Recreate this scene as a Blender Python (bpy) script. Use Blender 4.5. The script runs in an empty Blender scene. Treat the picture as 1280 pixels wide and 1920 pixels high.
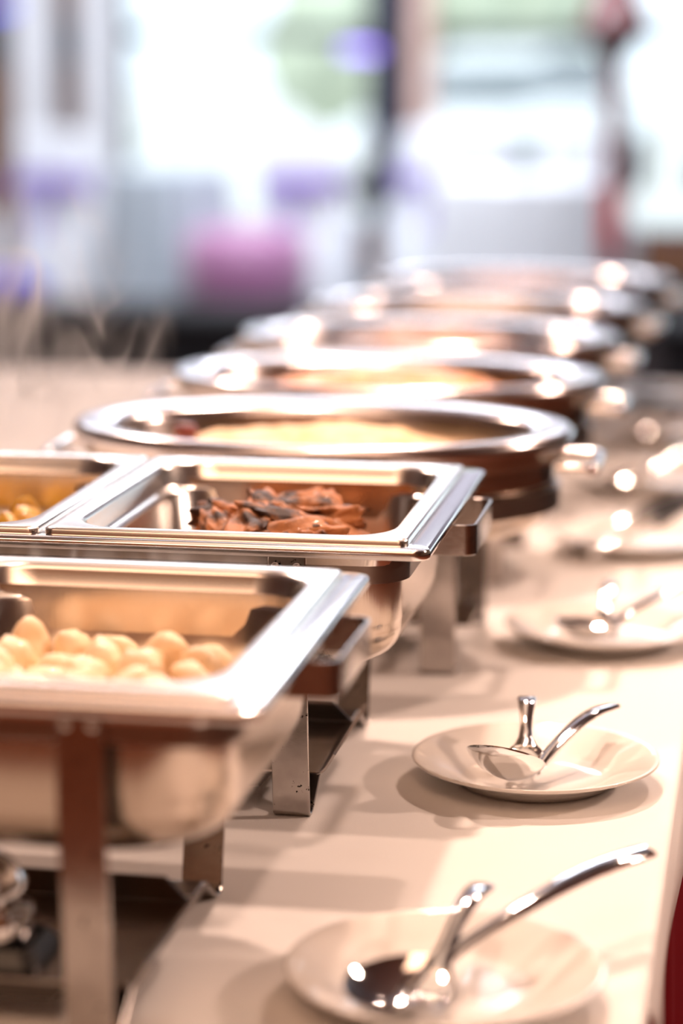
import bpy, bmesh, math, random
from mathutils import Vector, Matrix, Euler, noise
random.seed(7)
scene = bpy.context.scene
COL = scene.collection
R = math.radians
PI = math.pi
TAB = 0.75                      # table top height

# ------------------------------------------------------------------ camera
cam_d = bpy.data.cameras.new('camera')
cam = bpy.data.objects.new('camera', cam_d); COL.objects.link(cam)
cam_d.sensor_fit = 'VERTICAL'; cam_d.sensor_height = 36; cam_d.sensor_width = 24
cam_d.lens = 85; cam_d.clip_start = 0.05; cam_d.clip_end = 300
cam.location = (0, 0, 1.343)
cam.rotation_euler = (R(90 - 10.62), 0, R(10.2))
cam_d.dof.use_dof = True; cam_d.dof.focus_distance = 1.90; cam_d.dof.aperture_fstop = 2.0
scene.camera = cam

# ------------------------------------------------------------------ sky, sun, exposure
scene.view_settings.view_transform = 'Standard'
scene.view_settings.look = 'None'
scene.view_settings.gamma = 1.0
scene.view_settings.use_curve_mapping = False
scene.view_settings.exposure = 0.2
scene.cycles.volume_step_rate = .35
world = bpy.data.worlds.new('sky'); scene.world = world
world.use_nodes = True
bg = world.node_tree.nodes['Background']
bg.inputs[0].default_value = (0.80, 0.90, 1.0, 1); bg.inputs[1].default_value = 1.9
sun_d = bpy.data.lights.new('sun', 'SUN'); sun_d.energy = 1.7; sun_d.angle = R(1); sun_d.color = (1, .95, .88)
sun = bpy.data.objects.new('sun', sun_d); COL.objects.link(sun); sun.rotation_euler = (R(38), 0, R(-20))


def spot(name, loc, target, watt, color, size=0.05, cone=75, blend=0.6):
    d = bpy.data.lights.new(name, 'SPOT'); d.energy = watt; d.color = color
    d.shadow_soft_size = size; d.spot_size = R(cone); d.spot_blend = blend
    o = bpy.data.objects.new(name, d); COL.objects.link(o); o.location = loc
    o.rotation_euler = (Vector(target) - Vector(loc)).to_track_quat('-Z', 'Y').to_euler()
    return o


def area(name, loc, target, watt, color, sx, sy):
    d = bpy.data.lights.new(name, 'AREA'); d.energy = watt; d.color = color
    d.shape = 'RECTANGLE'; d.size = sx; d.size_y = sy
    o = bpy.data.objects.new(name, d); COL.objects.link(o); o.location = loc
    o.rotation_euler = (Vector(target) - Vector(loc)).to_track_quat('-Z', 'Y').to_euler()
    return o


WARM = (1.0, 0.685, 0.535)
SOFT = (1.0, 0.68, 0.48)
spot('ceiling_spot', (-0.45, 3.45, 3.0), (-0.3, 2.0, .75), 220, WARM, .06, 62)
spot('ceiling_spot', (2.3, 2.4, 2.2), (-0.3, 2.0, .75), 145, WARM, .06, 56)
spot('ceiling_spot', (0.7, 3.9, 3.0), (-0.3, 2.3, .75), 150, WARM, .06, 70)
spot('ceiling_spot', (-1.9, 4.2, 3.0), (-1.0, 3.2, .75), 170, WARM, .06, 90)
spot('ceiling_spot', (-0.6, 1.9, 3.2), (-0.4, 1.9, .75), 60, WARM, .06, 60)
# added overhead fill panels, unseen, brightening the buffet and the hall
area('fill_panel', (-.6, 2.0, 3.6), (-.6, 2.0, 0), 12, SOFT, 1.2, 3.5)
area('fill_panel', (-2.0, 7.2, 4.4), (-2.2, 13, .6), 440, (.88, .92, 1.0), 5, 1.6)
area('fill_panel', (-2.5, 12.2, 4.56), (-2.5, 12.2, 0), 470, (.86, .91, 1.0), 6, 2.0)
area('fill_panel', (-.6, -1.8, 4.56), (-.6, -1.8, 0), 110, (1, .60, .38), 4, 2.5)

# ------------------------------------------------------------------ materials
MATS = {}


def mat(name, color=(.8, .8, .8), rough=.5, metal=0.0, coat=0.0, spec=None, noise_scale=None, color2=None,
        bump=0.0, bump_scale=None, stretch=None, trans=0.0, emit=None, emit_s=0.0, ramp=(.35, .65), detail=4, sheen=0.0, sss=0.0):
    m = bpy.data.materials.new(name); m.use_nodes = True
    nt = m.node_tree; p = nt.nodes['Principled BSDF']
    p.inputs['Base Color'].default_value = (*color, 1)
    p.inputs['Roughness'].default_value = rough
    p.inputs['Metallic'].default_value = metal
    p.inputs['Coat Weight'].default_value = coat
    p.inputs['Coat Roughness'].default_value = .06
    p.inputs['Transmission Weight'].default_value = trans
    p.inputs['Sheen Weight'].default_value = sheen
    if sss:
        p.inputs['Subsurface Weight'].default_value = sss
        p.inputs['Subsurface Radius'].default_value = (.012, .006, .003)
        p.inputs['Subsurface Scale'].default_value = 1.0
    if spec is not None: p.inputs['Specular IOR Level'].default_value = spec
    if emit:
        p.inputs['Emission Color'].default_value = (*emit, 1); p.inputs['Emission Strength'].default_value = emit_s
    tc = nt.nodes.new('ShaderNodeTexCoord'); mp = nt.nodes.new('ShaderNodeMapping')
    nt.links.new(tc.outputs['Object'], mp.inputs['Vector'])
    if stretch: mp.inputs['Scale'].default_value = stretch
    if noise_scale:
        n = nt.nodes.new('ShaderNodeTexNoise'); n.inputs['Scale'].default_value = noise_scale; n.inputs['Detail'].default_value = detail
        nt.links.new(mp.outputs[0], n.inputs['Vector'])
        cr = nt.nodes.new('ShaderNodeValToRGB'); cr.color_ramp.elements[0].position = ramp[0]; cr.color_ramp.elements[1].position = ramp[1]
        cr.color_ramp.elements[0].color = (*color, 1); cr.color_ramp.elements[1].color = (*(color2 or color), 1)
        nt.links.new(n.outputs['Fac'], cr.inputs[0]); nt.links.new(cr.outputs[0], p.inputs['Base Color'])
    if bump:
        n2 = nt.nodes.new('ShaderNodeTexNoise'); n2.inputs['Scale'].default_value = bump_scale or 50; n2.inputs['Detail'].default_value = detail
        nt.links.new(mp.outputs[0], n2.inputs['Vector'])
        b = nt.nodes.new('ShaderNodeBump'); b.inputs['Strength'].default_value = bump; b.inputs['Distance'].default_value = .002
        nt.links.new(n2.outputs['Fac'], b.inputs['Height']); nt.links.new(b.outputs[0], p.inputs['Normal'])
    MATS[name] = m
    return m


STEEL = mat('polished_steel', (.80, .77, .75), .13, 1, bump=.03, bump_scale=9)
STEEL_PAN = mat('pan_steel', (.82, .79, .76), .22, 1, bump=.05, bump_scale=14)
BRUSHED = mat('brushed_steel', (.55, .47, .40), .22, 1, bump=.06, bump_scale=60, stretch=(9, 9, .35))  # golden cast of the warm light is mixed into this base colour
STRAP = mat('strap_steel', (.44, .40, .375), .20, 1, noise_scale=55, color2=(.52, .48, .45), bump=.06, bump_scale=90)
OVALSTEEL = mat('oval_rim_steel', (.80, .76, .77), .19, 1, bump=.03, bump_scale=9)
BANDM = mat('band_steel', (.40, .33, .29), .30, 1, bump=.05, bump_scale=40, stretch=(1, 1, .1))
SHADESTEEL = mat('shade_dark_steel', (.10, .085, .075), .28, .9)  # steel darkened to paint in the shade under the dish
CHROME = mat('chrome', (.86, .86, .87), .05, 1)
BLACK = mat('black_plastic', (.015, .015, .017), .35)
PORCELAIN = mat('glazed_porcelain', (.80, .76, .71), .35, coat=.8, spec=.15)
CLOTH = mat('white_tablecloth', (.84, .82, .80), .85, bump=.12, bump_scale=900, detail=2, sheen=.1)
REDCLOTH = mat('red_table_skirt', (.17, .004, .010), .9, spec=.1, bump=.1, bump_scale=600)
BGCLOTH = mat('banquet_linen', (.80, .82, .86), .9, bump=.1, bump_scale=400)
GREYLINEN = mat('grey_linen', (.42, .47, .52), .9, bump=.1, bump_scale=400)
PURPLE = mat('purple_satin', (.34, .24, .60), .35, sheen=.5)
MAGENTA = mat('mauve_satin', (.36, .145, .29), .4, sheen=.5)
MEAT = mat('grilled_meat', (.030, .010, .005), .55, noise_scale=30, color2=(.44, .17, .06), ramp=(.40, .55), bump=.7, bump_scale=110, coat=.05, spec=.22, detail=6)
POTATO = mat('golden_potato', (.84, .56, .30), .45, noise_scale=26, color2=(.92, .75, .52), ramp=(.3, .6), bump=.3, bump_scale=60, coat=.15)
CURRY = mat('curried_vegetable', (.50, .24, .02), .35, noise_scale=45, color2=(.70, .42, .06), bump=.4, bump_scale=80, coat=.4)
SAUCE = mat('olive_sauce', (.07, .045, .012), .18, noise_scale=30, color2=(.14, .09, .02), bump=.4, bump_scale=50, coat=.6)
GRAVY = mat('meat_juice', (.12, .045, .02), .15, noise_scale=30, color2=(.22, .09, .04), bump=.3, bump_scale=50, coat=.6)
RICE = mat('golden_rice', (.82, .50, .22), .5, noise_scale=60, color2=(.88, .68, .42), bump=.8, bump_scale=160)
ORANGEFOOD = mat('tomato_noodles', (.62, .20, .05), .45, noise_scale=50, color2=(.80, .42, .16), bump=.8, bump_scale=120, coat=.3)
BROWNFOOD = mat('brown_stew', (.36, .14, .05), .4, noise_scale=50, color2=(.62, .36, .16), bump=.8, bump_scale=120, coat=.3)
CREAMFOOD = mat('cream_bake', (.82, .56, .34), .45, noise_scale=40, color2=(.90, .78, .60), bump=.6, bump_scale=90, coat=.2)
PEPPER = mat('dark_red_pepper', (.11, .012, .008), .3, coat=.5, noise_scale=40, color2=(.2, .03, .02))
FLOORM = mat('dark_carpet', (.010, .006, .006), .95, spec=.05, noise_scale=3, color2=(.018, .010, .009))
CEDAR = mat('cedar_panel', (.20, .075, .028), .7, noise_scale=6, color2=(.28, .115, .048), stretch=(6, 6, .6))
LAVENDER = mat('lavender_plaster', (.58, .54, .64), .9, noise_scale=2, color2=(.62, .58, .67))
BLACKVINYL = mat('black_vinyl', (.008, .006, .007), .6, spec=.15, bump=.1, bump_scale=80)
BLUEGLOW = mat('deep_blue_glow_tint', (.02, .03, .42), .8)
CARPET = mat('red_brown_carpet', (.20, .065, .035), .95, spec=.05, noise_scale=30, color2=(.26, .09, .05), bump=.2, bump_scale=300)
WALLM = mat('warm_plaster', (.46, .30, .20), .9, noise_scale=2, color2=(.52, .35, .24))
WOODM = mat('brown_wood_panel', (.34, .15, .065), .6, noise_scale=6, color2=(.44, .22, .11), stretch=(6, 6, .6))
CEILM = mat('ceiling_paint', (.62, .58, .62), .9, noise_scale=3, color2=(.66, .62, .66))
FRAMEM = mat('dark_window_metal', (.035, .035, .06), .4, metal=.3)
SALMON = mat('salmon_plaster', (.70, .46, .38), .9, noise_scale=3, color2=(.75, .52, .44))
COLUMNW = mat('white_column_paint', (.68, .68, .70), .8, noise_scale=4, color2=(.72, .72, .74))
MAROON = mat('maroon_enamel', (.20, .03, .035), .3, coat=.5)
REDENAMEL = mat('red_enamel', (.60, .06, .06), .3, coat=.5)
PAVE = mat('pale_paving', (.62, .61, .58), .9, noise_scale=.8, color2=(.70, .69, .66))
CARPAINT = mat('white_car_paint', (.86, .87, .88), .25, coat=1)
CARGLASS = mat('car_window_glass', (.10, .12, .13), .08, coat=1)
TYRE = mat('tyre_rubber', (.02, .02, .02), .8)
LEAF = mat('tree_leaves', (.42, .48, .36), .7, noise_scale=8, color2=(.54, .58, .46), bump=.5, bump_scale=10)
BARK = mat('tree_bark', (.12, .08, .05), .9, noise_scale=20, color2=(.18, .12, .08))
LAMPPURPLE = mat('purple_lamp_glow', (.3, .2, .8), .5, emit=(.38, .22, 1.0), emit_s=1.6)
LAMPBLUE = mat('blue_lamp_glow', (.05, .08, .5), .5, emit=(.03, .06, .75), emit_s=1.0)


def glass_mat():
    m = bpy.data.materials.new('window_glass'); m.use_nodes = True; nt = m.node_tree; nt.nodes.clear()
    o = nt.nodes.new('ShaderNodeOutputMaterial'); mx = nt.nodes.new('ShaderNodeMixShader')
    t = nt.nodes.new('ShaderNodeBsdfTransparent'); g = nt.nodes.new('ShaderNodeBsdfGlossy'); g.inputs['Roughness'].default_value = .02
    fr = nt.nodes.new('ShaderNodeFresnel'); fr.inputs[0].default_value = 1.3
    t.inputs[0].default_value = (.95, .97, .97, 1)
    nt.links.new(fr.outputs[0], mx.inputs[0]); nt.links.new(t.outputs[0], mx.inputs[1]); nt.links.new(g.outputs[0], mx.inputs[2])
    nt.links.new(mx.outputs[0], o.inputs[0]); return m


GLASS = glass_mat()
# strap steel carries a few black scorch specks
def scorched():
    m = STRAP.copy(); m.name = 'scorched_strap_steel'; nt = m.node_tree
    p = nt.nodes['Principled BSDF']
    src = p.inputs['Base Color'].links[0].from_socket
    tc = nt.nodes.new('ShaderNodeTexCoord')
    n = nt.nodes.new('ShaderNodeTexNoise'); n.inputs['Scale'].default_value = 420; n.inputs['Detail'].default_value = 3
    n2 = nt.nodes.new('ShaderNodeTexNoise'); n2.inputs['Scale'].default_value = 55; n2.inputs['Detail'].default_value = 1
    nt.links.new(tc.outputs['Object'], n.inputs['Vector']); nt.links.new(tc.outputs['Object'], n2.inputs['Vector'])
    mu = nt.nodes.new('ShaderNodeMath'); mu.operation = 'MULTIPLY'
    nt.links.new(n.outputs['Fac'], mu.inputs[0]); nt.links.new(n2.outputs['Fac'], mu.inputs[1])
    cr = nt.nodes.new('ShaderNodeValToRGB'); cr.color_ramp.elements[0].position = .375; cr.color_ramp.elements[1].position = .40
    nt.links.new(mu.outputs[0], cr.inputs[0])
    mx = nt.nodes.new('ShaderNodeMix'); mx.data_type = 'RGBA'
    nt.links.new(cr.outputs[0], mx.inputs['Factor']); nt.links.new(src, mx.inputs[6]); mx.inputs[7].default_value = (.015, .01, .008, 1)
    nt.links.new(mx.outputs[2], p.inputs['Base Color'])
    return m
SCORCH = scorched()


# ------------------------------------------------------------------ helpers
def obj(name, verts, faces, m, parent=None, angle=35, smooth=True):
    me = bpy.data.meshes.new(name)
    me.from_pydata([tuple(v) for v in verts], [], faces)
    me.validate()
    if m: me.materials.append(m)
    bm = bmesh.new(); bm.from_mesh(me)
    bmesh.ops.recalc_face_normals(bm, faces=bm.faces)
    bm.to_mesh(me); bm.free()
    if smooth:
        me.shade_smooth(); me.set_sharp_from_angle(angle=R(angle))
    o = bpy.data.objects.new(name, me); COL.objects.link(o)
    if parent: o.parent = parent
    return o


def tag(o, label, cat=None, group=None, kind=None):
    if label: o['label'] = label
    if cat: o['category'] = cat
    if group: o['group'] = group
    if kind: o['kind'] = kind
    return o


def thing(name, label, cat, loc=(0, 0, 0), rz=0, group=None):
    o = bpy.data.objects.new(name, None); COL.objects.link(o)
    o.empty_display_size = .05
    o.location = loc; o.rotation_euler = (0, 0, rz)
    return tag(o, label, cat, group)


def dup(root, loc, rot=None, label=None, group=None):
    r = root.copy(); COL.objects.link(r); r.location = loc
    if rot is not None: r.rotation_euler = rot
    if label: r['label'] = label
    if group: r['group'] = group
    for ch in root.children:
        c = ch.copy(); COL.objects.link(c); c.parent = r
        for g in ch.children:
            d = g.copy(); COL.objects.link(d); d.parent = c
    return r


def rr(w, d, r, z, n=8, cx=0, cy=0):
    """rounded rectangle ring, centred"""
    r = max(min(r, w / 2 - 1e-5, d / 2 - 1e-5), 1e-5)
    out = []
    for k, (sx, sy) in enumerate(((1, 1), (-1, 1), (-1, -1), (1, -1))):
        ox, oy = sx * (w / 2 - r), sy * (d / 2 - r)
        for i in range(n + 1):
            a = k * PI / 2 + i / n * PI / 2
            out.append(Vector((cx + ox + r * math.cos(a), cy + oy + r * math.sin(a), z)))
    return out


def oval(w, d, z, n=72, e=2.04):
    out = []
    for i in range(n):
        a = 2 * PI * i / n; c, s = math.cos(a), math.sin(a)
        out.append(Vector((w / 2 * math.copysign(abs(c) ** (2 / e), c), d / 2 * math.copysign(abs(s) ** (2 / e), s), z)))
    return out


def loft(rings, cap0=False, cap1=False, wrap=False):
    n = len(rings[0]); V = [v for r in rings for v in r]; F = []
    m = len(rings)
    for i in range(m if wrap else m - 1):
        a, b = i * n, ((i + 1) % m) * n
        for j in range(n):
            k = (j + 1) % n
            F.append((a + j, a + k, b + k, b + j))
    if cap0: F.append(tuple(range(n))[::-1])
    if cap1: F.append(tuple(range((m - 1) * n, m * n)))
    return V, F


def lathe(prof, n=48, cap0=True, cap1=True):
    rings = [[Vector((r * math.cos(2 * PI * i / n), r * math.sin(2 * PI * i / n), z)) for i in range(n)] for r, z in prof]
    return loft(rings, cap0, cap1)


def join(*parts):
    V, F = [], []
    for v, f in parts:
        o = len(V); V += list(v); F += [tuple(i + o for i in q) for q in f]
    return V, F


def box(x0, x1, y0, y1, z0, z1, b=0.0):
    if b:
        w, d = x1 - x0, y1 - y0; cx, cy = (x0 + x1) / 2, (y0 + y1) / 2
        return loft([rr(w - 2 * b, d - 2 * b, b, z0, 3, cx, cy), rr(w, d, b, z0 + b, 3, cx, cy), rr(w, d, b, z1 - b, 3, cx, cy),
                     rr(w - 2 * b, d - 2 * b, b, z1, 3, cx, cy)], True, True)
    V = [Vector(p) for p in ((x0, y0, z0), (x1, y0, z0), (x1, y1, z0), (x0, y1, z0), (x0, y0, z1), (x1, y0, z1), (x1, y1, z1), (x0, y1, z1))]
    return V, [(0, 3, 2, 1), (4, 5, 6, 7), (0, 1, 5, 4), (1, 2, 6, 5), (2, 3, 7, 6), (3, 0, 4, 7)]


def fillet(pts, r, n=5, closed=False):
    pts = [Vector(p) for p in pts]; out = []
    m = len(pts)
    for i in range(m):
        if not closed and i in (0, m - 1): out.append(pts[i]); continue
        p, a, b = pts[i], pts[i - 1], pts[(i + 1) % m]
        u, v = (a - p), (b - p); rr_ = min(r, u.length * .45, v.length * .45)
        u.normalize(); v.normalize()
        s, e = p + u * rr_, p + v * rr_
        for k in range(n + 1):
            t = k / n
            out.append(s * (1 - t) ** 2 + p * 2 * t * (1 - t) + e * t * t)
    return out


def sweep(path, b, prof, closed=False, scale=None):
    """prof: closed list of (u along b, v along b x tangent)"""
    b = Vector(b).normalized(); path = [Vector(p) for p in path]; m = len(path); rings = []
    for i in range(m):
        if closed: t = path[(i + 1) % m] - path[i - 1]
        else: t = path[min(i + 1, m - 1)] - path[max(i - 1, 0)]
        t.normalize(); nrm = b.cross(t).normalized()
        su, sv = scale[i] if scale else (1, 1)
        rings.append([path[i] + b * (u * su) + nrm * (v * sv) for u, v in prof])
    return loft(rings, not closed, not closed, closed)


def rect(w, t):
    return [(-w / 2, -t / 2), (w / 2, -t / 2), (w / 2, t / 2), (-w / 2, t / 2)]


def brect(w, t, c):
    w, t = w / 2, t / 2
    return [(-w + c, -t), (w - c, -t), (w, -t + c), (w, t - c), (w - c, t), (-w + c, t), (-w, t - c), (-w, -t + c)]


def ell(w, t, n=12):
    return [(w / 2 * math.cos(2 * PI * i / n), t / 2 * math.sin(2 * PI * i / n)) for i in range(n)]


def lump(name, m, size, seed, rough=.25, sub=3, freq=1.4, angle=60):
    bm = bmesh.new(); bmesh.ops.create_icosphere(bm, subdivisions=sub, radius=1)
    for v in bm.verts:
        p = v.co.copy()
        k = 1 + rough * noise.noise(p * freq + Vector((seed * 7.1, 3.3, 1.7))) + rough * .45 * noise.noise(p * freq * 2.7 + Vector((seed, 9, 2)))
        v.co = Vector((p.x * size[0], p.y * size[1], p.z * size[2])) * k
    me = bpy.data.meshes.new(name); bm.to_mesh(me); bm.free(); me.materials.append(m); me.shade_smooth(); me.set_sharp_from_angle(angle=R(angle))
    return me


# ------------------------------------------------------------------ the room
def struct(name, vf, m, parent=None, smooth=False):
    o = obj(name, vf[0], vf[1], m, parent, smooth=smooth)
    if parent is None: o['kind'] = 'structure'
    return o


struct('floor', box(-9, 8, -4, 16.2, -.1, 0), FLOORM)
struct('floor_carpet', box(-6, 5, -3.9, 4.9, .0005, .006), CARPET)
struct('ceiling', box(-9, 8, -4, 16.2, 4.6, 4.7), CEILM)
struct('wall_left', box(-9.1, -9, -4, 16.2, 0, 4.6), WALLM)
struct('wall_right', box(8, 8.1, -4, 16.2, 0, 4.6), WALLM)
struct('wall_rear', box(-9, 8, -4.1, -4, 0, 4.6), WOODM)
struct('wall_back', join(box(-9, -4.45, 16, 16.2, 0, 2.7), box(-4.45, 8, 16, 16.2, 0, .18)), CEDAR)
struct('wall_upper', box(-9, 8, 16, 16.2, 2.7, 4.6), LAVENDER)
# window bays between the posts
struct('trim_2', box(-2.60, -2.43, 15.92, 16.1, .18, 2.7), FRAMEM)
bays = [(-4.35, -2.70), (-2.33, 0.0), (0.2, 1.9), (2.1, 4.0), (4.2, 6.0)]
for i, (x0, x1) in enumerate(bays):
    w = struct('window_%d' % (i + 1), join(box(x0 - .1, x0, 15.97, 16.12, .18, 2.7), box(x1, x1 + .1, 15.97, 16.12, .18, 2.7),
               box(x0, x1, 15.97, 16.12, .18, .26), box(x0, x1, 15.97, 16.12, 2.62, 2.7), box(x0, x1, 15.97, 16.12, 1.46, 1.54)), FRAMEM)
    struct('pane', box(x0, x1, 16.03, 16.04, .26, 1.46), GLASS, w)
    struct('pane', box(x0, x1, 16.03, 16.04, 1.54, 2.62), GLASS, w)
struct('ground_outside', box(-40, 40, 16.2, 120, -.2, -.02), PAVE)

# ------------------------------------------------------------------ buffet table: cloth, skirt
XR, XL, Y0, Y1 = -.067, -1.95, 1.10, 4.50
def tablecloth():
    nx, ny = 64, 120
    V, F = [], []
    for j in range(ny + 1):
        y = Y0 + (Y1 - Y0) * j / ny
        for i in range(nx + 1):
            x = XL + (XR - .008 - XL) * i / nx
            z = TAB + .0006 * noise.noise(Vector((x * 3, y * 2.2, 0))) + .0005 * noise.noise(Vector((x * 9, y * 1.2, 4)))
            V.append(Vector((x, y, z)))
        # rounded edge and short overhang on the right-hand side
        t = max(0, min(1, (y - 1.50) / .035)); drop = .006 + .030 * t * t * (3 - 2 * t) + .004 * math.sin(y * 9)*t
        for (dx, dz) in ((.004, -.001), (.007, -.003), (.0085, -.007), (.0085 + .003 * t, -.010 - drop * .5), (.009 + .006 * t * (1 + .5 * math.sin(y * 14)), -.010 - drop)):
            V.append(Vector((XR - .008 + dx, y, TAB + dz)))
    n = nx + 1 + 5
    for j in range(ny):
        for i in range(n - 1):
            F.append((j * n + i, j * n + i + 1, (j + 1) * n + i + 1, (j + 1) * n + i))
    o = obj('tablecloth', V, F, CLOTH, angle=80)
    s = o.modifiers.new('thickness', 'SOLIDIFY'); s.thickness = .0012; s.offset = -1
    return tag(o, 'white linen cloth spread over the long buffet table', 'tablecloth')
tablecloth()
# table under the cloth
tb = thing('buffet_table', 'long buffet table hidden under white cloth and red skirt', 'table', (0, 0, 0))
obj('table_top', *box(XL + .01, XR - .012, Y0 + .01, Y1 - .01, TAB - .045, TAB - .004), WOODM, tb, smooth=False)
for x in (XL + .12, XR - .12):
    for y in (Y0 + .15, (Y0 + Y1) / 2, Y1 - .15):
        obj('leg', *box(x - .025, x + .025, y - .025, y + .025, 0, TAB - .045), FRAMEM, tb, smooth=False)
def skirt():
    ring = []
    def edge(p, q, n, out):
        for i in range(n):
            t = i / n; b = Vector(p).lerp(Vector(q), t)
            ring.append((b, Vector(out)))
    edge((XR - .006, Y0, 0), (XR - .006, Y1, 0), 260, (1, 0, 0)); edge((XR - .006, Y1, 0), (XL, Y1, 0), 120, (0, 1, 0))
    edge((XL, Y1, 0), (XL, Y0, 0), 200, (-1, 0, 0)); edge((XL, Y0, 0), (XR - .006, Y0, 0), 100, (0, -1, 0))
    rings = []
    for z, amp in ((TAB - .006, .000), (TAB - .05, .002), (TAB - .3, .008), (.01, .016)):
        r = []
        for i, (b, o) in enumerate(ring):
            r.append(Vector((b.x, b.y, z)) + o * amp * (math.sin(i * .8) + .4 * math.sin(i * .31)))
        rings.append(r)
    V, F = loft(rings)
    return tag(obj('table_skirt', V, F, REDCLOTH, angle=80), 'dark red pleated skirt hanging below the buffet cloth', 'table skirt')
skirt()

# ------------------------------------------------------------------ food pans (rectangular inserts)
PW, PD = .290, .357             # pan outer size
PAN_Z = TAB + .230              # pan rim height
def pan_mesh(w=PW, d=PD):
    P = [(.0006, -.0058, .008), (0, -.0048, .008), (0, -.0015, .008), (-.0015, 0, .008), (-.006, .0004, .009), (-.0135, -.0002, .040), (-.0165, -.0014, .044), (-.0185, -.005, .046),
         (-.0205, -.019, .046), (-.0225, -.0212, .047), (-.0265, -.0228, .047), (-.0285, -.026, .047), (-.034, -.083, .045), (-.037, -.0895, .042), (-.044, -.092, .036)]
    rings = [rr(w + 2 * o, d + 2 * o, r, z) for o, z, r in P]
    T = .0011
    under = [rr(w + 2 * o + 2 * T, d + 2 * o + 2 * T, r, z - T) for o, z, r in reversed(P[7:])]
    under2 = [rr(w - .012, d - .012, .008, -.0022), rr(w - .0024, d - .0024, .007, -.0030), rr(w - .0010, d - .0010, .0075, -.0058)]
    V, F = loft(list(reversed(under2)) + list(reversed(under)) + [], False, False)
    n = len(rings[0])
    # inner surface with floor
    A = loft(rings, False, True)
    B = loft(list(reversed(under2)) + [rr(w + 2 * o + 2 * T, d + 2 * o + 2 * T, r, z - T) for o, z, r in P[5:]], False, True)
    return join(A, B)
def food_pan(x, y, rz, label, w=PW, d=PD):
    V, F = pan_mesh(w, d)
    o = obj('food_pan', V, F, STEEL_PAN, angle=50)
    o.location = (x, y, PAN_Z); o.rotation_euler.z = rz
    return tag(o, label, 'pan', 'rectangular steel food pans')

# ------------------------------------------------------------------ rectangular chafing dish
CW, CD = .622, .385
def rect_chafer(label, loc, rz):
    t = thing('chafing_dish', label, 'chafing dish', loc, rz, 'rectangular chafing dishes')
    zt = .2252
    # top frame: flat ledge around the pans with a rolled outer edge
    prof = [(-.030, -.020, .030), (-.030, -.001, .030), (-.028, 0, .029), (-.004, 0, .012), (-.0012, -.001, .013), (0, -.003, .014), (0, -.0072, .014),
            (-.0012, -.0090, .013), (-.004, -.0098, .012), (-.008, -.0090, .012), (-.010, -.0040, .014), (-.026, -.004, .028), (-.0275, -.020, .030)]
    V, F = loft([rr(CW + 2 * o, CD + 2 * o, r, zt + z) for o, z, r in prof], wrap=True)
    obj('rim_frame', V, F, STEEL, t, 40)
    # water pan body: straight wall then generously rounded bottom
    B = [(-.032, .214, .046), (-.033, .200, .048), (-.033, .153, .050)]
    rb = .042
    for k in range(11):
        a = k / 10 * PI / 2
        B.append((-.034 - rb * (1 - math.cos(a)), 0.150 - rb * math.sin(a), .052 + .014 * (1 - math.cos(a))))
    Bi = [(o - .0015, z + .0015, r) for o, z, r in B]
    outer = [rr(CW + 2 * o, CD - .02 + 2 * o, r, z, 12) for o, z, r in B]
    inner = [rr(CW + 2 * o, CD - .02 + 2 * o, r, z, 12) for o, z, r in Bi]
    V, F = join(loft(outer, False, True), loft(inner, False, True), loft([outer[0], inner[0]]))
    obj('water_pan', V, F, BRUSHED, t, 40)
    # stand band running round under the rim
    V, F = loft([rr(CW - 2 * .023 - 2 * i, CD - 2 * .028 - 2 * i, .036 - i, z, 10) for i, z in ((0, .191), (0, .2145), (.0022, .2145), (.0022, .191))], wrap=True)
    obj('stand_band', V, F, BANDM, t, 40)
    # strip legs: front leg, foot hairpin, brace up to the shelf, down to the rear foot
    yf, yr = -CD / 2 + .0258, CD / 2 - .0258
    for sx in (-1, 1):
        xt, xb = sx * .196, sx * .199
        for yy, s in ((yf, -1), (yr, 1)):
            yb = yy - (0 if s < 0 else .05)
            path = fillet([(xt, yy, .2142), (xt, yy, .150), (xb, yb, .0016), (xb, yb - s * .012, .0016), (xb, yb - s * .052, .0265), (xb, yb - s * .085, .0265)], .009, 5)
            V, F = sweep(path, (1, 0, 0), brect(.030, .0028, .0006))
            lg = obj('leg', V, F, SCORCH, t, 40)
            for dx in (-.009, .008):
                zz = .2035
                rv = lathe([(.0034, 0), (.0034, .0006), (.0022, .0016), (.0001, .0019)], 14)
                M = Matrix.Translation((xt + dx, yy + s * .0012, zz)) @ Matrix.Rotation(-s * PI / 2, 4, 'X')
                obj('rivet', [M @ v for v in rv[0]], rv[1], STEEL, lg)
    # fuel shelf: a shallow tray with an upturned end, shade coloured into its dark flanges
    V, F = sweep(fillet([(-.236, -.065, .048), (-.226, -.065, .0295), (.219, -.065, .0295), (.229, -.065, .046)], .006, 4), (0, 1, 0), brect(.155, .0024, .0006))
    sh = obj('fuel_shelf', V, F, STRAP, t, 40)
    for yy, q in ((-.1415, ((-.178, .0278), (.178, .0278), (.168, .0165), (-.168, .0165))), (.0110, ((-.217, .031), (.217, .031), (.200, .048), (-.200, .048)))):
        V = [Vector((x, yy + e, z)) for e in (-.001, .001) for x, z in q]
        obj('flange', V, [(0, 1, 2, 3), (7, 6, 5, 4), (0, 4, 5, 1), (1, 5, 6, 2), (2, 6, 7, 3), (3, 7, 4, 0)], SHADESTEEL, sh, smooth=False)
    # side carrying handles: bent bands
    for sx in (-1, 1):
        p = fillet([(sx * (CW / 2 - .026), -.035, .2025), (sx * (CW / 2 + .016), -.035, .2025), (sx * (CW / 2 + .016), .092, .2025), (sx * (CW / 2 - .026), .092, .2025)], .010, 5)
        V, F = sweep(p, (0, 0, 1), brect(.026, .0024, .0007))
        obj('handle', V, F, STRAP, t, 40)
    return t

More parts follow.
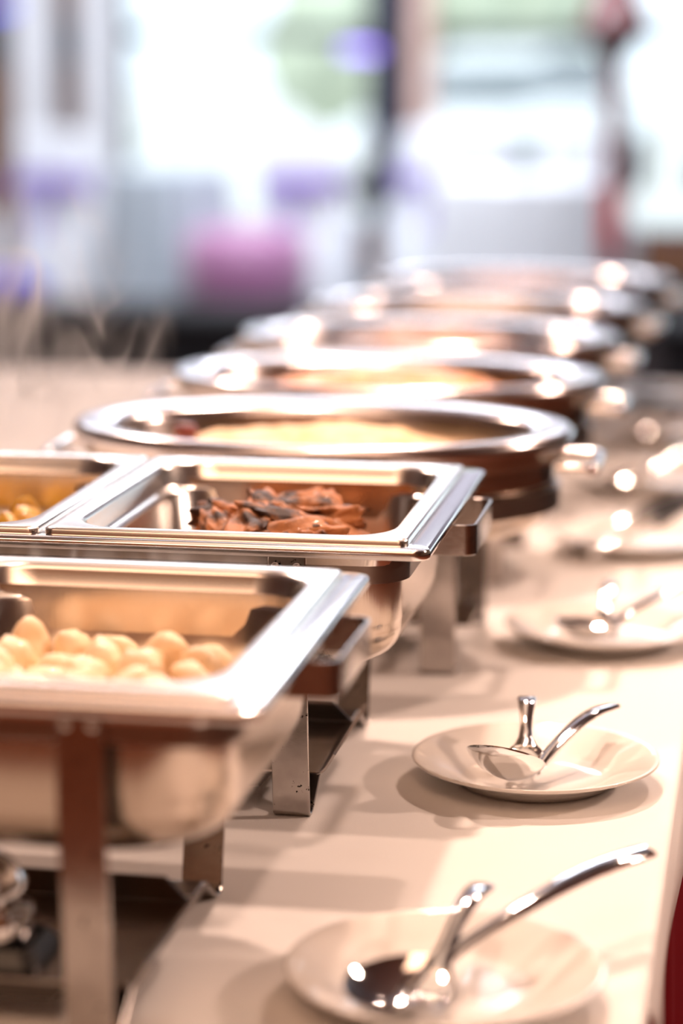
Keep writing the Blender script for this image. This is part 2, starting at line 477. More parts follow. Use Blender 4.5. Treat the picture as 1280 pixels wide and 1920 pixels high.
def burner(label, loc, rz=0):
    t = thing('fuel_burner', label, 'fuel burner', loc, rz, 'chafing fuel burners')
    obj('holder', *loft([rr(.066, .066, .012, 0), rr(.066, .066, .012, .003), rr(.052, .052, .010, .012), rr(.048, .048, .010, .012), rr(.048, .048, .010, .004)], True, True), BLACK, t)
    obj('can', *lathe([(.0205, .0045), (.0215, .006), (.0215, .030), (.0208, .0315), (.0195, .0315), (.0190, .030), (.010, .030), (.009, .034), (.0005, .034)], 40), CHROME, t)
    pr = [(.0270, -.006), (.0300, -.004)]
    for k in range(13):
        a = k / 12 * PI / 2; pr.append((.0310 * math.cos(a) + 1e-4, .0310 * math.sin(a)))
    d = obj('snuffer_dome', *lathe(pr, 40), CHROME, t)
    d.location = (-.014, .0, .0385); d.rotation_euler = (0, R(-14), 0)
    obj('knob', *lathe([(.003, .0300), (.003, .0315), (.005, .0325), (.005, .0345), (.003, .0355), (.0003, .036)], 20), BLACK, d)
    return t

D1 = (-.284 - CW / 2, 1.510, -.3); D2 = (-.2545 - CW / 2, 1.976, .2)
def w2(D, lx, ly):
    a = R(D[2]); return (D[0] + lx * math.cos(a) - ly * math.sin(a), D[1] + lx * math.sin(a) + ly * math.cos(a))
rect_chafer('rectangular steel chafing dish in front, holding pale golden potatoes', (D1[0], D1[1], TAB), R(D1[2]))
rect_chafer('rectangular steel chafing dish in sharp focus, holding the grilled meat', (D2[0], D2[1], TAB), R(D2[2]))
pans = {}
for D, nm in ((D1, 'd1'), (D2, 'd2')):
    for s in (-1, 1):
        x, y = w2(D, s * .1475, 0)
        lb = {('d1', 1): 'steel food pan heaped with pale golden potatoes', ('d1', -1): 'steel food pan beside the potatoes, at the picture edge',
              ('d2', 1): 'steel food pan holding dark grilled meat', ('d2', -1): 'steel food pan of yellow vegetables in olive sauce'}[(nm, s)]
        pans[nm, s] = food_pan(x, y, R(D[2]), lb)
for D, k in ((D1, 'front'), (D2, 'second')):
    for s in (-1, 1):
        x, y = w2(D, s * .122, -.104)
        burner('chrome domed fuel burner on the shelf under the %s chafing dish' % {'front': 'potato', 'second': 'grilled meat'}[k] if s > 0 else
               'chrome fuel burner at the far side of the %s chafing dish shelf' % {'front': 'potato', 'second': 'grilled meat'}[k], (x, y, TAB + .0310))

# ------------------------------------------------------------------ food in the rectangular pans
FLOORZ = PAN_Z - .092
def fill(name, label, cat, D, s, z, m, amp=.001, w=.226, d=.293):
    n = 30; V, F = [], []
    for j in range(n + 1):
        for i in range(n + 1):
            # square-to-rounded mapping keeps the corners inside the pan
            u, v = 2 * i / n - 1, 2 * j / n - 1
            k = 1 - .10 * (abs(u * v)) ** 1.5
            V.append(Vector((u * w / 2 * k, v * d / 2 * k, amp * noise.noise(Vector((u * 6, v * 6, 1.3))))))
    for j in range(n):
        for i in range(n):
            F.append((j * (n + 1) + i, j * (n + 1) + i + 1, (j + 1) * (n + 1) + i + 1, (j + 1) * (n + 1) + i))
    o = obj(name, V, F, m, angle=80)
    x, y = w2(D, s * .1475, 0); o.location = (x, y, z); o.rotation_euler.z = R(D[2])
    so = o.modifiers.new('depth', 'SOLIDIFY'); so.thickness = max(.002, z - FLOORZ - .002); so.offset = -1
    return tag(o, label, cat, kind='stuff')

def place(meshes, name, label, cat, group, D, s, spots):
    for i, (lx, ly, z, rx, ry, rz, sc) in enumerate(spots):
        o = bpy.data.objects.new(name, meshes[i % len(meshes)]); COL.objects.link(o)
        x, y = w2(D, s * .1475 + lx, ly)
        o.location = (x, y, z); o.rotation_euler = (rx, ry, rz); o.scale = (sc, sc, sc)
        tag(o, label, cat, group)

U = random.uniform
pm = [lump('potato_piece', POTATO, (.021 + .003 * k % .005, .018, .016), k, .22, 3, 1.2) for k in range(5)]
sp = []
for layer, (z, nx, ny) in enumerate(((FLOORZ + .014, 6, 8), (FLOORZ + .036, 5, 7), )):
    for i in range(nx):
        for j in range(ny):
            lx = (i - (nx - 1) / 2) * .033 + U(-.005, .005); ly = (j - (ny - 1) / 2) * .0325 + U(-.005, .005)
            if layer and U(0, 1) < .12: continue
            sp.append((lx, ly, z + U(-.003, .004), U(0, 6), U(0, 6), U(0, 6), U(.85, 1.12)))
place(pm, 'potato_piece', 'pale golden potato piece heaped in the front pan', 'potato', 'potatoes in the front pan', D1, 1, sp)

mm = [lump('meat_slice', MEAT, (.044 + .006 * (k % 3), .022, .0135), 11 + k, .38, 4, 1.7) for k in range(6)]
fill('meat_juice', 'thin brown juice around the grilled meat', 'juice', D2, 1, FLOORZ + .026, GRAVY)
sp = []
for k in range(38):
    a = U(0, 2 * PI); r = math.sqrt(U(0, 1))
    lx = .006 + .074 * r * math.cos(a); ly = -.005 + .085 * r * math.sin(a)
    z = FLOORZ + .034 + .026 * (1 - r * r) + U(-.003, .005) + (.010 if -.03 < lx < .05 else 0)
    rz = U(0, 6) if abs(lx) < .042 else PI / 2 + U(-.35, .35)
    sp.append((lx, ly, z, U(-.4, .4), U(-.4, .4), rz, U(.8, 1.05)))
place(mm, 'meat_slice', 'charred brown slice of grilled meat in the steel pan', 'meat', 'grilled meat slices', D2, 1, sp)

fill('olive_sauce', 'dark olive sauce around the yellow vegetables', 'sauce', D2, -1, FLOORZ + .042, SAUCE)
cm = [lump('vegetable_chunk', CURRY, (.018, .016, .013), 31 + k, .3, 3, 1.5) for k in range(4)]
sp = []
for k in range(34):
    sp.append((U(-.085, .083), U(-.118, .118), FLOORZ + .044 + U(-.003, .008), U(0, 6), U(0, 6), U(0, 6), U(.8, 1.2)))
place(cm, 'vegetable_chunk', 'yellow curried vegetable chunk in olive sauce', 'vegetable', 'curried vegetable chunks', D2, -1, sp)

# ------------------------------------------------------------------ oval chafing dishes
OW, OD = .515, .350
def oval_chafer(label, loc, rz=0):
    t = thing('oval_chafing_dish', label, 'chafing dish', loc, rz, 'oval chafing dishes')
    ZR = .230
    P = [(-.006, ZR - .016), (-.001, ZR - .015), (0, ZR - .010), (-.001, ZR - .004), (-.005, ZR - .0005), (-.012, ZR), (-.034, ZR - .003), (-.040, ZR - .006), (-.043, ZR - .014), (-.046, ZR - .045), (-.052, ZR - .060),
         (-.066, ZR - .066)]
    inner = [oval(OW + 2 * o, OD + 2 * o, z) for o, z in P]
    V, F = loft(inner, False, True)
    obj('food_insert', V, F, OVALSTEEL, t, 50)
    Q = [(-.008, ZR - .016), (-.010, ZR - .030), (-.020, ZR - .034), (-.022, ZR - .075), (-.028, ZR - .092), (-.045, ZR - .104), (-.08, ZR - .108)]
    V, F = loft([oval(OW + 2 * o, OD + 2 * o, z) for o, z in Q], False, True)
    obj('water_pan', V, F, BRUSHED, t, 40)
    V, F = loft([oval(OW + 2 * o, OD + 2 * o, z) for o, z in ((-.014, .150), (-.014, .172), (-.017, .172), (-.017, .150))], wrap=True)
    obj('stand_band', V, F, BANDM, t, 40)
    for sx, sy in ((-1, -1), (1, -1), (-1, 1), (1, 1)):
        xl, yl = sx * .138, sy * .136
        V, F = sweep(fillet([(xl, yl, .172), (xl, yl * .92, .0016), (xl, yl * .92 - sy * .030, .0016)], .008), (1, 0, 0), brect(.034, .003, .0006))
        obj('leg', V, F, STRAP, t, 40)
    V, F = sweep([(-.16, 0, .034), (.16, 0, .034)], (0, 1, 0), brect(.10, .0024, .0006))
    obj('fuel_shelf', V, F, STRAP, t, 40)
    for sy in (-1, 1):
        obj('shelf_bar', *box(-.146 if sy < 0 else .134, -.134 if sy < 0 else .146, -.124, .124, .029, .0328, .001), STRAP, t)
    V, F = box(-.018, .018, -OD / 2 - .012, -OD / 2 + .004, ZR - .030, ZR - .012, .003)
    obj('lid_catch', V, F, STEEL, t)
    for sx in (-1, 1):
        V, F = sweep(fillet([(sx * (OW / 2 - .012), -.05, .195), (sx * (OW / 2 + .024), -.05, .195), (sx * (OW / 2 + .024), .05, .195), (sx * (OW / 2 - .012), .05, .195)], .012), (0, 0, 1), ell(.012, .010, 10))
        obj('handle', V, F, STEEL, t, 50)
    return t

def mound(name, label, cat, loc, m, h, seed, w=.428, d=.263):
    nr, na = 26, 72; V, F = [Vector((0, 0, h))], []
    for i in range(1, nr + 1):
        r = i / nr
        ring = oval(w * r, d * r, 0, na)
        for v in ring:
            q = Vector((v.x * 28, v.y * 28, seed * 3.7))
            z = h * (1 - r ** 2.2) + (.007 * noise.noise(q) + .004 * noise.noise(q * 2.3)) * (1 - r ** 6)
            V.append(Vector((v.x, v.y, z)))
    for j in range(na): F.append((0, 1 + j, 1 + (j + 1) % na))
    for i in range(nr - 1):
        for j in range(na):
            a = 1 + i * na; b = a + na; k = (j + 1) % na
            F.append((a + j, b + j, b + k, a + k))
    F.append(tuple(1 + (nr - 1) * na + j for j in range(na))[::-1])
    o = obj(name, V, F, m, angle=90); o.location = loc
    return tag(o, label, cat, kind='stuff')

ovals = [(-.452, 2.400, 'oval steel chafing dish of golden rice behind the grilled meat', ('rice_mound', 'golden rice heaped in the nearest oval chafing dish', 'rice', RICE, .040)),
         (-.452, 2.815, 'oval steel chafing dish of orange noodles, second of the ovals', ('noodle_mound', 'orange tomato noodles in the second oval chafing dish', 'noodles', ORANGEFOOD, .046)),
         (-.462, 3.240, 'oval steel chafing dish of brown stew, third of the ovals', ('stew_mound', 'brown stew in the third oval chafing dish', 'stew', BROWNFOOD, .046)),
         (-.452, 3.680, 'oval steel chafing dish of cream bake, fourth of the ovals', ('cream_bake', 'creamy bake in the fourth oval chafing dish', 'bake', CREAMFOOD, .048)),
         (-.430, 4.120, 'farthest oval steel chafing dish near the table end', ('pasta_mound', 'orange food in the farthest oval chafing dish', 'pasta', ORANGEFOOD, .050))]
for i, (x, y, lb, fd) in enumerate(ovals):
    oval_chafer(lb, (x, y, TAB))
    mound(fd[0], fd[1], fd[2], (x, y, TAB + .230 - .052), fd[3], fd[4] + .006, i + 1)
    if i < 3:
        burner('chrome domed fuel burner under the %s oval dish' % ('golden rice', 'orange noodle', 'brown stew')[i], (x, y, TAB + .0354))
o = bpy.data.objects.new('pepper_piece', lump('pepper_piece', PEPPER, (.014, .012, .010), 51, .3, 3)); COL.objects.link(o)
o.location = (-.583, 2.352, TAB + .222); tag(o, 'dark red pepper piece on the golden rice', 'pepper')

# ------------------------------------------------------------------ saucers with serving cutlery
def saucer(x, y, label):
    P = [(.0001, .0045), (.040, .0042), (.056, .0045), (.064, .0070), (.075, .0125), (.098, .0212), (.1012, .0224), (.1026, .0220), (.1028, .0208), (.1015, .0196),
         (.094, .0165), (.076, .0095), (.066, .0040), (.0635, .0005), (.0600, .0004), (.0585, .0024), (.0001, .0026)]
    o = obj('saucer', *lathe(P, 96, False, False), PORCELAIN, angle=70)
    o.location = (x, y, TAB + .0008)
    return tag(o, label, 'plate', 'white saucers along the table edge')

def spoon_mesh(L=.078, W=.056, depth=.017):
    nr, na = 12, 40
    def surf(off):
        V = [Vector((0, 0, -depth - off))]
        for i in range(1, nr + 1):
            r = i / nr
            for j in range(na):
                a = 2 * PI * j / na; c, s = math.cos(a), math.sin(a)
                egg = 1 - .12 * c
                V.append(Vector((L / 2 * r * c, W / 2 * r * s * egg, -depth * (1 - r ** 2.1) - off * (1 if i < nr else .2))))
        return V
    def faces(o, flip):
        F = []
        for j in range(na): F.append((o, o + 1 + j, o + 1 + (j + 1) % na))
        for i in range(nr - 1):
            for j in range(na):
                a = o + 1 + i * na; k = (j + 1) % na
                F.append((a + j, a + na + j, a + na + k, a + k))
        return F
    A, B = surf(0), surf(.0016); n = len(A)
    F = faces(0, 0) + faces(n, 1)
    for j in range(na):
        a = 1 + (nr - 1) * na; k = (j + 1) % na
        F.append((a + j, a + k, n + a + k, n + a + j))
    return A + B, F

def cutlery(name, label, cat, group, loc, rot, length, head='spoon', L=.078, W=.058, tilt=0):
    t = thing(name, label, cat, loc, 0, group); t.rotation_euler = rot
    if head == 'spoon':
        V, F = spoon_mesh(L, W); M = Matrix.Translation((L / 2, 0, 0)) @ Matrix.Rotation(R(tilt), 4, 'Y') @ Matrix.Translation((-L / 2, 0, 0))
        obj('bowl', [M @ v for v in V], F, CHROME, t, 60)
    else:
        # fork head: palm with four tines
        parts = []
        for k in range(4):
            yy = (k - 1.5) * .0095
            parts.append(sweep([(-L * .55, yy, .004), (-L * .3, yy, -.006), (-L * .05, yy, -.010), (L * .12, yy * .9, -.009)], (0, 1, 0), ell(.0048, .0022, 8),
                               scale=[(.35, .6), (.9, 1), (1, 1), (1, 1)]))
        V, F = join(*parts); obj('tines', V, F, CHROME, t, 60)
        V, F = sweep([(L * .08, 0, -.0092), (L * .20, 0, -.008), (L * .34, 0, -.005), (L * .46, 0, -.001), (L * .54, 0, .001)], (0, 1, 0), ell(.036, .0024, 16),
                     scale=[(1, 1), (1, 1), (.85, 1.1), (.5, 1.3), (.28, 1.8)])
        obj('palm', V, F, CHROME, t, 60)
    x0 = L / 2 - .003
    pts = [(x0 - .004, 0, -.0012), (x0 + .008, 0, .001), (x0 + .022, 0, .004)]
    n = 9
    for k in range(1, n + 1):
        u = k / n
        x = x0 + .022 + (length - .022) * u
        z = .004 + .012 * math.sin(min(u, .72) / .72 * PI / 2) - (.020 * (u - .72) ** 1.3 if u > .72 else 0)
        pts.append((x, 0, z))
    sc = [(1.6, .5), (1.0, 1.0), (.85, 1.15), (.85, 1.2), (.9, 1.15), (1, 1.1), (1.1, 1.05), (1.2, 1.0), (1.25, .95), (1.35, .9), (1.45, .85), (1.4, .7)]
    V, F = sweep(pts, (0, 1, 0), brect(.0120, .0066, .0018), scale=sc)
    obj('handle', V, F, CHROME, t, 60)
    return t

names = ['nearest the camera', 'beside the grilled meat dish', 'third along the table edge', 'holding black-handled tongs', 'fifth along the table edge', 'sixth along the table edge', 'farthest along the table edge']
PL = [(-.195, 1.458), (-.185, 1.941), (-.163, 2.439), (-.160, 2.93), (-.17, 3.36), (-.165, 3.80), (-.16, 4.22)]
for (x, y), nm in zip(PL, names):
    saucer(x, y, 'white porcelain saucer ' + nm)
def ang(dx, dy): return math.atan2(dy, dx)
ZB = TAB + .0215
#                       spoon (bowl x, y, handle azimuth, pitch up, roll, length)
SP = [(-.219, 1.424, R(52.5), 5, 8, .200, 0, 'on the nearest saucer'),
      (-.2005, 1.879, R(62), 7, -10, .126, 34, 'on the saucer beside the grilled meat dish'),
      (-.176, 2.395, R(50), 5, 0, .150, 12, 'on the third saucer'),
      (-.19, 3.33, R(48), 6, 0, .150, 0, 'on the fifth saucer'),
      (-.185, 3.77, R(48), 6, 0, .150, 0, 'on the sixth saucer')]
for x, y, az, pitch, roll, ln, tilt, nm in SP:
    rot = (Matrix.Rotation(az, 3, 'Z') @ Matrix.Rotation(-R(pitch), 3, 'Y') @ Matrix.Rotation(R(roll), 3, 'X')).to_euler()
    cutlery('serving_spoon', 'shiny steel serving spoon ' + nm, 'spoon', 'serving spoons on saucers', (x, y, ZB + (.002 if tilt < 20 else -.007)), rot, ln, tilt=tilt)
FK = [(-.204, 1.412, R(79), 5, .100, 'crossing the spoon on the nearest saucer'),
      (-.1915, 1.918, R(95), 8, .066, 'behind the spoon beside the grilled meat dish'),
      (-.165, 2.400, R(88), 6, .075, 'behind the spoon on the third saucer')]
for x, y, az, pitch, ln, nm in FK:
    rot = (Matrix.Rotation(az, 3, 'Z') @ Matrix.Rotation(-R(pitch), 3, 'Y')).to_euler()
    cutlery('serving_fork', 'steel serving fork ' + nm, 'fork', 'serving forks on saucers', (x, y, ZB + (.004 if ln > .07 else .009)), rot, ln, 'fork', L=.062 if ln > .07 else .045)
# tongs with black grips
def tongs(loc, rot, label):
    t = thing('serving_tongs', label, 'tongs', loc); t.rotation_euler = rot
    for s in (-1, 1):
        path = [(-.085, s * .016, .004), (-.05, s * .020, .004), (.0, s * .020, .005), (.05, s * .016, .006), (.09, s * .008, .007)]
        V, F = sweep(path, (0, 0, 1), ell(.012, .002, 10), scale=[(1.6, 1.4), (1, 1), (1, 1), (1, 1), (1, 1)])
        a = obj('arm', V, F, CHROME, t, 60)
        V, F = sweep([(.03, s * .0195, .006), (.055, s * .0165, .007), (.10, s * .0075, .008)], (0, 0, 1), ell(.018, .009, 12))
        obj('grip', V, F, BLACK, a, 60)
    obj('hinge', *lathe([(.007, -.004), (.008, -.003), (.008, .016), (.007, .017)], 20), CHROME, t).location = (.097, 0, 0)
    return t
tongs((-.165, 2.90, TAB + .027), (0, R(-13), R(48)), 'steel tongs with black grips lying on the fourth saucer')

# ------------------------------------------------------------------ far room: chairs, tables, glasses, posts
def chair(x, y, rz, label, cover, sash, grp='covered banquet chairs', h=.95):
    t = thing('banquet_chair', label, 'chair', (x, y, 0), rz, grp)
    rings = [rr(.50, .52, .05, 0), rr(.48, .50, .05, .25), rr(.46, .48, .05, .46), rr(.43, .45, .05, .485)]
    V, F = loft(rings, True, True)
    obj('seat_cover', V, F, cover, t)
    V, F = loft([rr(.46, .09, .03, .44, cy=.20), rr(.46, .085, .03, .7, cy=.215), rr(.44, .07, .03, h - .05, cy=.235), rr(.40, .05, .02, h - .005, cy=.24), rr(.36, .03, .01, h, cy=.24)], True, True)
    b = obj('back_cover', V, F, cover, t)
    V, F = loft([rr(.475, .100, .03, .60, cy=.212), rr(.485, .112, .03, .66, cy=.214), rr(.475, .100, .03, .72, cy=.217)], False, False)
    s = obj('sash', V, F, sash, t)
    V, F = join(sweep([(0, .268, .66), (.09, .285, .69), (.15, .28, .65), (.09, .285, .62), (0, .268, .66)], (0, 1, 0), rect(.05, .012)),
                sweep([(0, .268, .66), (-.09, .285, .69), (-.15, .28, .65), (-.09, .285, .62), (0, .268, .66)], (0, 1, 0), rect(.05, .012)),
                sweep([(0, .272, .65), (.05, .285, .5), (.07, .29, .35)], (0, 1, 0), rect(.01, .06)))
    obj('bow', V, F, sash, s, 80)
    return t
def cloth_table(x, y, r, label, m):
    n = 96; rings = []
    for rad, z, w in ((r * .96, .758, 0), (r, .754, 0), (r * 1.01, .73, .004), (r * 1.03, .5, .02), (r * 1.07, .2, .045), (r * 1.09, .012, .055)):
        rings.append([Vector(((rad + w * math.sin(i * 2 * PI / n * 14)) * math.cos(2 * PI * i / n), (rad + w * math.sin(i * 2 * PI / n * 14)) * math.sin(2 * PI * i / n), z)) for i in range(n)])
    V, F = loft(rings, True, False)
    o = obj('tablecloth', V, F, m, angle=70); o.location = (x, y, 0)
    return tag(o, label, 'tablecloth', 'floor-length cloths on round tables')
def goblet(x, y, z, label, first=[None]):
    if first[0] is None:
        P = [(.036, 0), (.036, .003), (.006, .006), (.004, .02), (.004, .075), (.012, .085), (.030, .105), (.036, .130), (.034, .160), (.032, .185), (.0305, .185), (.033, .15), (.033, .128), (.026, .105), (.0005, .092)]
        o = obj('wine_glass', *lathe(P, 24, True, False), GLASS); first[0] = o
    else:
        o = first[0].copy(); COL.objects.link(o)
    o.location = (x, y, z)
    return tag(o, label, 'glass', 'wine glasses on far tables')
chair(-3.95, 13.3, R(170), 'white covered chair with purple sash by the wood wall', BGCLOTH, PURPLE)
chair(-4.55, 12.9, R(190), 'white covered chair at the far corner with purple sash', BGCLOTH, PURPLE)
chair(-2.62, 13.6, R(175), 'white covered chair with purple sash left of dark window post', BGCLOTH, PURPLE)
chair(-2.05, 14.3, R(200), 'white covered chair with purple sash in front of dark window post', BGCLOTH, PURPLE)
chair(-1.68, 13.5, R(185), 'white covered chair just behind the small round table', BGCLOTH, BGCLOTH)
chair(-1.02, 13.3, R(175), 'white covered chair beside the maroon lamp', BGCLOTH, BGCLOTH)
t = thing('ottoman', 'low magenta satin ottoman beside the grey table', 'ottoman', (-2.80, 12.7, 0))
obj('cushion', *lathe([(.30, .05), (.33, .08), (.345, .22), (.335, .38), (.29, .44), (.15, .465), (.0005, .468)], 48), MAGENTA, t, 60)
obj('base', *lathe([(.27, 0), (.29, .01), (.30, .05)], 40), BLACK, t)
obj('button', *lathe([(.02, .462), (.018, .472), (.0005, .476)], 16), MAGENTA, t)
cloth_table(-3.30, 13.0, .34, 'grey floor-length cloth on round table near wood wall', GREYLINEN)
cloth_table(-1.25, 12.1, .44, 'white floor-length cloth on round table near the lamp', BGCLOTH)
for i, (x, y) in enumerate(((-1.45, 11.9), (-1.30, 12.2), (-1.05, 11.95), (-.95, 12.15), (-1.2, 11.8))):
    goblet(x, y, .760, 'stemmed wine glass on the white round table')
for i, (x, y) in enumerate(((-3.42, 12.9), (-3.2, 12.85))):
    goblet(x, y, .760, 'stemmed wine glass on the grey round table')

def column(x0, x1, y0, y1, m, label, name='column'):
    t = thing(name, label, 'column', ((x0 + x1) / 2, (y0 + y1) / 2, 0))
    w, d = (x1 - x0) / 2, (y1 - y0) / 2
    obj('shaft', *box(-w, w, -d, d, .12, 4.46, .01), m, t); obj('base', *box(-w - .02, w + .02, -d - .02, d + .02, 0, .12, .01), m, t)
    obj('capital', *box(-w - .02, w + .02, -d - .02, d + .02, 4.46, 4.6, .01), m, t)
    return t
column(-4.92, -4.68, 15.3, 15.55, COLUMNW, 'white square column against the brown wood wall')
column(-4.52, -4.32, 15.5, 15.7, COLUMNW, 'white square column at the window edge')
column(-2.36, -2.23, 15.6, 15.8, SALMON, 'salmon plaster post beside the dark window mullion')
struct('trim_1', box(-9, -4.45, 15.90, 16.0, 1.36, 1.58, .01), FRAMEM)

# long low black benches on the dark carpet
def bench(x0, x1, y, label):
    t = thing('bench', label, 'bench', ((x0 + x1) / 2, y, 0), 0, 'low black benches')
    w = (x1 - x0) / 2
    obj('seat', *box(-w, w, -.25, .25, .14, .27, .03), BLACKVINYL, t)
    obj('plinth', *box(-w + .05, w - .05, -.20, .20, 0, .14, .005), BLACK, t)
    return t
bench(-4.6, -2.02, 10.4, 'long low black bench behind the buffet, below the mauve ottoman')
bench(-.52, 1.2, 10.4, 'long low black bench behind the buffet, at the lamp side')
o = obj('cushion', *loft([rr(.30, .22, .06, .0), rr(.40, .30, .08, .04), rr(.42, .32, .08, .07), rr(.40, .30, .08, .10), rr(.28, .20, .06, .135)], True, True), BLUEGLOW, angle=70)  # added pad; its blue stands in for an uplight's glow
o.location = (-3.42, 10.35, .27); tag(o, 'deep blue cushion shape added on the low black bench for a blue uplight glow', 'cushion')

# maroon floor lamp
t = thing('floor_lamp', 'maroon floor lamp with flared shade in front of the windows', 'lamp', (-.61, 9.0, 0))
obj('base', *lathe([(.17, 0), (.17, .015), (.15, .025), (.04, .04), (.035, .06)], 32), MAROON, t)
obj('pole', *lathe([(.034, .05), (.034, .60), (.038, .62), (.038, .88), (.034, .90), (.034, 1.34)], 24), MAROON, t)
obj('sleeve', *lathe([(.0395, .64), (.041, .65), (.041, .86), (.0395, .87)], 24), REDENAMEL, t)
obj('shade', *lathe([(.036, 1.32), (.06, 1.38), (.115, 1.43), (.125, 1.47), (.10, 1.53), (.06, 1.62), (.05, 1.75), (.0005, 1.76)], 32), MAROON, t)

# coloured party lamps
t = thing('uplight', 'purple party lamp hanging before the window', 'lamp', (-2.41, 14.0, 1.36))
obj('lens', *lathe([(.10, 0), (.115, .02), (.10, .05), (.0005, .06)], 32), LAMPPURPLE, t)
obj('housing', *lathe([(.0005, .12), (.05, .115), (.07, .09), (.075, .055)], 32), BLACK, t)
obj('cable', *lathe([(.004, .11), (.004, 3.24)], 8), BLACK, t)
t = thing('uplight', 'blue party lamp hanging by the wood wall', 'lamp', (-4.56, 14.0, 1.60))
obj('lens', *lathe([(.09, 0), (.10, .02), (.09, .05), (.0005, .06)], 32), LAMPBLUE, t)
obj('housing', *lathe([(.0005, .12), (.05, .115), (.06, .09), (.065, .055)], 32), BLACK, t)
obj('cable', *lathe([(.004, .11), (.004, 3.0)], 8), BLACK, t)

# ------------------------------------------------------------------ outside: white car, trees
def car(loc, rz, label):
    t = thing('car', label, 'car', loc, rz)
    # body as lofted cross-sections along x (front at -x)
    S = [(-2.05, .45, .62, .62), (-1.98, .30, .72, .78), (-1.3, .22, .86, .86), (-.75, .22, .95, .88), (.0, .22, .97, .89), (1.0, .22, .98, .89), (1.75, .26, .98, .86), (2.05, .40, .92, .76)]
    rings = []
    for x, z0, z1, hw in S:
        r = rr(hw * 2, z1 - z0, .12, 0, 5)
        rings.append([Vector((x, v.x, v.y + (z0 + z1) / 2)) for v in r])
    obj('body', *loft(rings, True, True), CARPAINT, t, 50)
    C = [(-.95, .94, .98, .80), (-.35, .92, 1.36, .68), (.15, .92, 1.48, .64), (.9, .92, 1.46, .63), (1.75, .94, 1.02, .72)]
    rings = []
    for x, z0, z1, hw in C:
        rings.append([Vector((x, -hw, z0)), Vector((x, hw, z0)), Vector((x, hw * .9, z1 - .02)), Vector((x, hw * .8, z1)), Vector((x, -hw * .8, z1)), Vector((x, -hw * .9, z1 - .02))])
    obj('cabin_glass', *loft(rings, True, True), CARGLASS, t, 40)
    obj('roof', *loft([[Vector((x, s * hw * .84, z + .006)) for s in (-1, 1)] + [Vector((x, s * hw * .84, z - .03)) for s in (1, -1)] for x, z, hw in ((-.38, 1.36, .68), (.15, 1.49, .64), (.9, 1.47, .63), (1.2, 1.33, .66))], True, True), CARPAINT, t, 40)
    for x in (-1.3, 1.3):
        for s in (-1, 1):
            V, F = lathe([(.0005, -.1), (.2, -.1), (.31, -.09), (.32, -.06), (.32, .06), (.31, .09), (.2, .1), (.0005, .1)], 28)
            M = Matrix.Translation((x, s * .80, .32)) @ Matrix.Rotation(PI / 2, 4, 'X')
            obj('wheel', [M @ v for v in V], F, TYRE, t, 40)
    for s in (-1, 1):
        obj('headlight', *box(-2.06, -1.96, s * .5 - .14, s * .5 + .14, .60, .70, .02), CHROME, t)
    return t
car((-2.75, 24.3, -.02), R(68), 'white parked car outside behind the large window')
car((.6, 26.5, -.02), R(60), 'white parked car outside behind the maroon lamp')
def tree(loc, h, r, label, seed):
    t = thing('tree', label, 'tree', loc)
    obj('trunk', *lathe([(.16, 0), (.12, h * .3), (.09, h * .6)], 12), BARK, t)
    bm = bmesh.new(); bmesh.ops.create_icosphere(bm, subdivisions=4, radius=1)
    for v in bm.verts:
        p = v.co.copy(); k = 1 + .35 * noise.noise(p * 1.6 + Vector((seed, 0, 0))) + .25 * noise.noise(p * 5 + Vector((0, seed, 0)))
        v.co = Vector((p.x * r * k, p.y * r * k, h * .62 + p.z * h * .40 * k))
    me = bpy.data.meshes.new('crown'); bm.to_mesh(me); bm.free(); me.materials.append(LEAF)
    me.shade_smooth(); c = bpy.data.objects.new('crown', me); COL.objects.link(c); c.parent = t
tree((-4.3, 36, -.02), 4.2, 1.7, 'green tree outside above the white car', 3)
tree((-6.0, 33, -.02), 2.6, 1.0, 'small pale tree outside left of dark window post', 8)
tree((1.0, 38, -.02), 4.5, 1.9, 'green tree outside beyond the maroon lamp', 5)

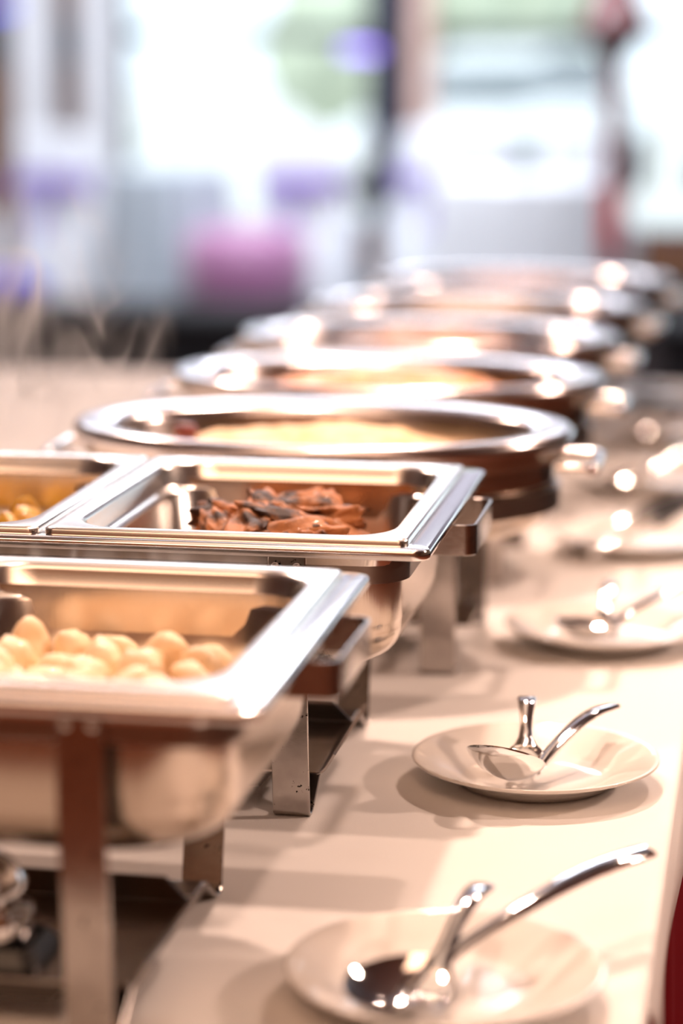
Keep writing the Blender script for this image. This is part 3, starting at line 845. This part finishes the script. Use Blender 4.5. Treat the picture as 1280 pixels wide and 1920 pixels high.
# ------------------------------------------------------------------ steam over the hot pans
def steam_mat(name, dens, scale, seed, lo, hi):
    m = bpy.data.materials.new(name); m.use_nodes = True; nt = m.node_tree; nt.nodes.clear()
    o = nt.nodes.new('ShaderNodeOutputMaterial'); v = nt.nodes.new('ShaderNodeVolumePrincipled')
    v.inputs['Color'].default_value = (.95, .93, .92, 1); v.inputs['Anisotropy'].default_value = .5
    tc = nt.nodes.new('ShaderNodeTexCoord'); mp = nt.nodes.new('ShaderNodeMapping'); mp.inputs['Scale'].default_value = (1, 1, .42); mp.inputs['Location'].default_value = (seed, seed * .7, 0)
    n = nt.nodes.new('ShaderNodeTexNoise'); n.inputs['Scale'].default_value = scale; n.inputs['Detail'].default_value = 2; n.inputs['Distortion'].default_value = 1.0
    nt.links.new(tc.outputs['Object'], mp.inputs[0]); nt.links.new(mp.outputs[0], n.inputs['Vector'])
    sb = nt.nodes.new('ShaderNodeMath'); sb.operation = 'SUBTRACT'; sb.inputs[1].default_value = .5
    ab = nt.nodes.new('ShaderNodeMath'); ab.operation = 'ABSOLUTE'
    nt.links.new(n.outputs['Fac'], sb.inputs[0]); nt.links.new(sb.outputs[0], ab.inputs[0])
    mr = nt.nodes.new('ShaderNodeMapRange'); mr.inputs[1].default_value = lo; mr.inputs[2].default_value = hi; mr.inputs[3].default_value = dens; mr.inputs[4].default_value = 0
    nt.links.new(ab.outputs[0], mr.inputs[0])
    # fade towards the skin of the plume
    ge = nt.nodes.new('ShaderNodeTexGradient'); ge.gradient_type = 'SPHERICAL'
    mg = nt.nodes.new('ShaderNodeMapping'); mg.name = 'fade'
    nt.links.new(tc.outputs['Generated'], mg.inputs[0]); mg.inputs['Location'].default_value = (-1, -1, -1); mg.inputs['Scale'].default_value = (2, 2, 2)
    nt.links.new(mg.outputs[0], ge.inputs[0])
    mu = nt.nodes.new('ShaderNodeMath'); mu.operation = 'MULTIPLY'
    nt.links.new(mr.outputs[0], mu.inputs[0]); nt.links.new(ge.outputs['Fac'], mu.inputs[1]); nt.links.new(mu.outputs[0], v.inputs['Density'])
    nt.links.new(v.outputs[0], o.inputs['Volume'])
    return m
def steam(loc, size, m, label):
    V, F = lathe([(.5 * math.sin(PI * k / 12) + 1e-4, -.5 * math.cos(PI * k / 12)) for k in range(13)], 20)
    V = [Vector((v.x * size[0], v.y * size[1], v.z * size[2])) for v in V]
    o = obj('steam', V, F, m); o.location = loc
    return tag(o, label, 'steam', kind='stuff')
steam((-.64, 2.05, 1.10), (.26, .10, .30), steam_mat('steam_plume', 34, 15, 2.3, .0, .055), 'wisp of white steam rising from the yellow vegetables')
steam((-.50, 1.738, .953), (.46, .05, .060), steam_mat('steam_low', 60, 14, 4, .0, .07), 'low steam drifting between the two rectangular chafing dishes')
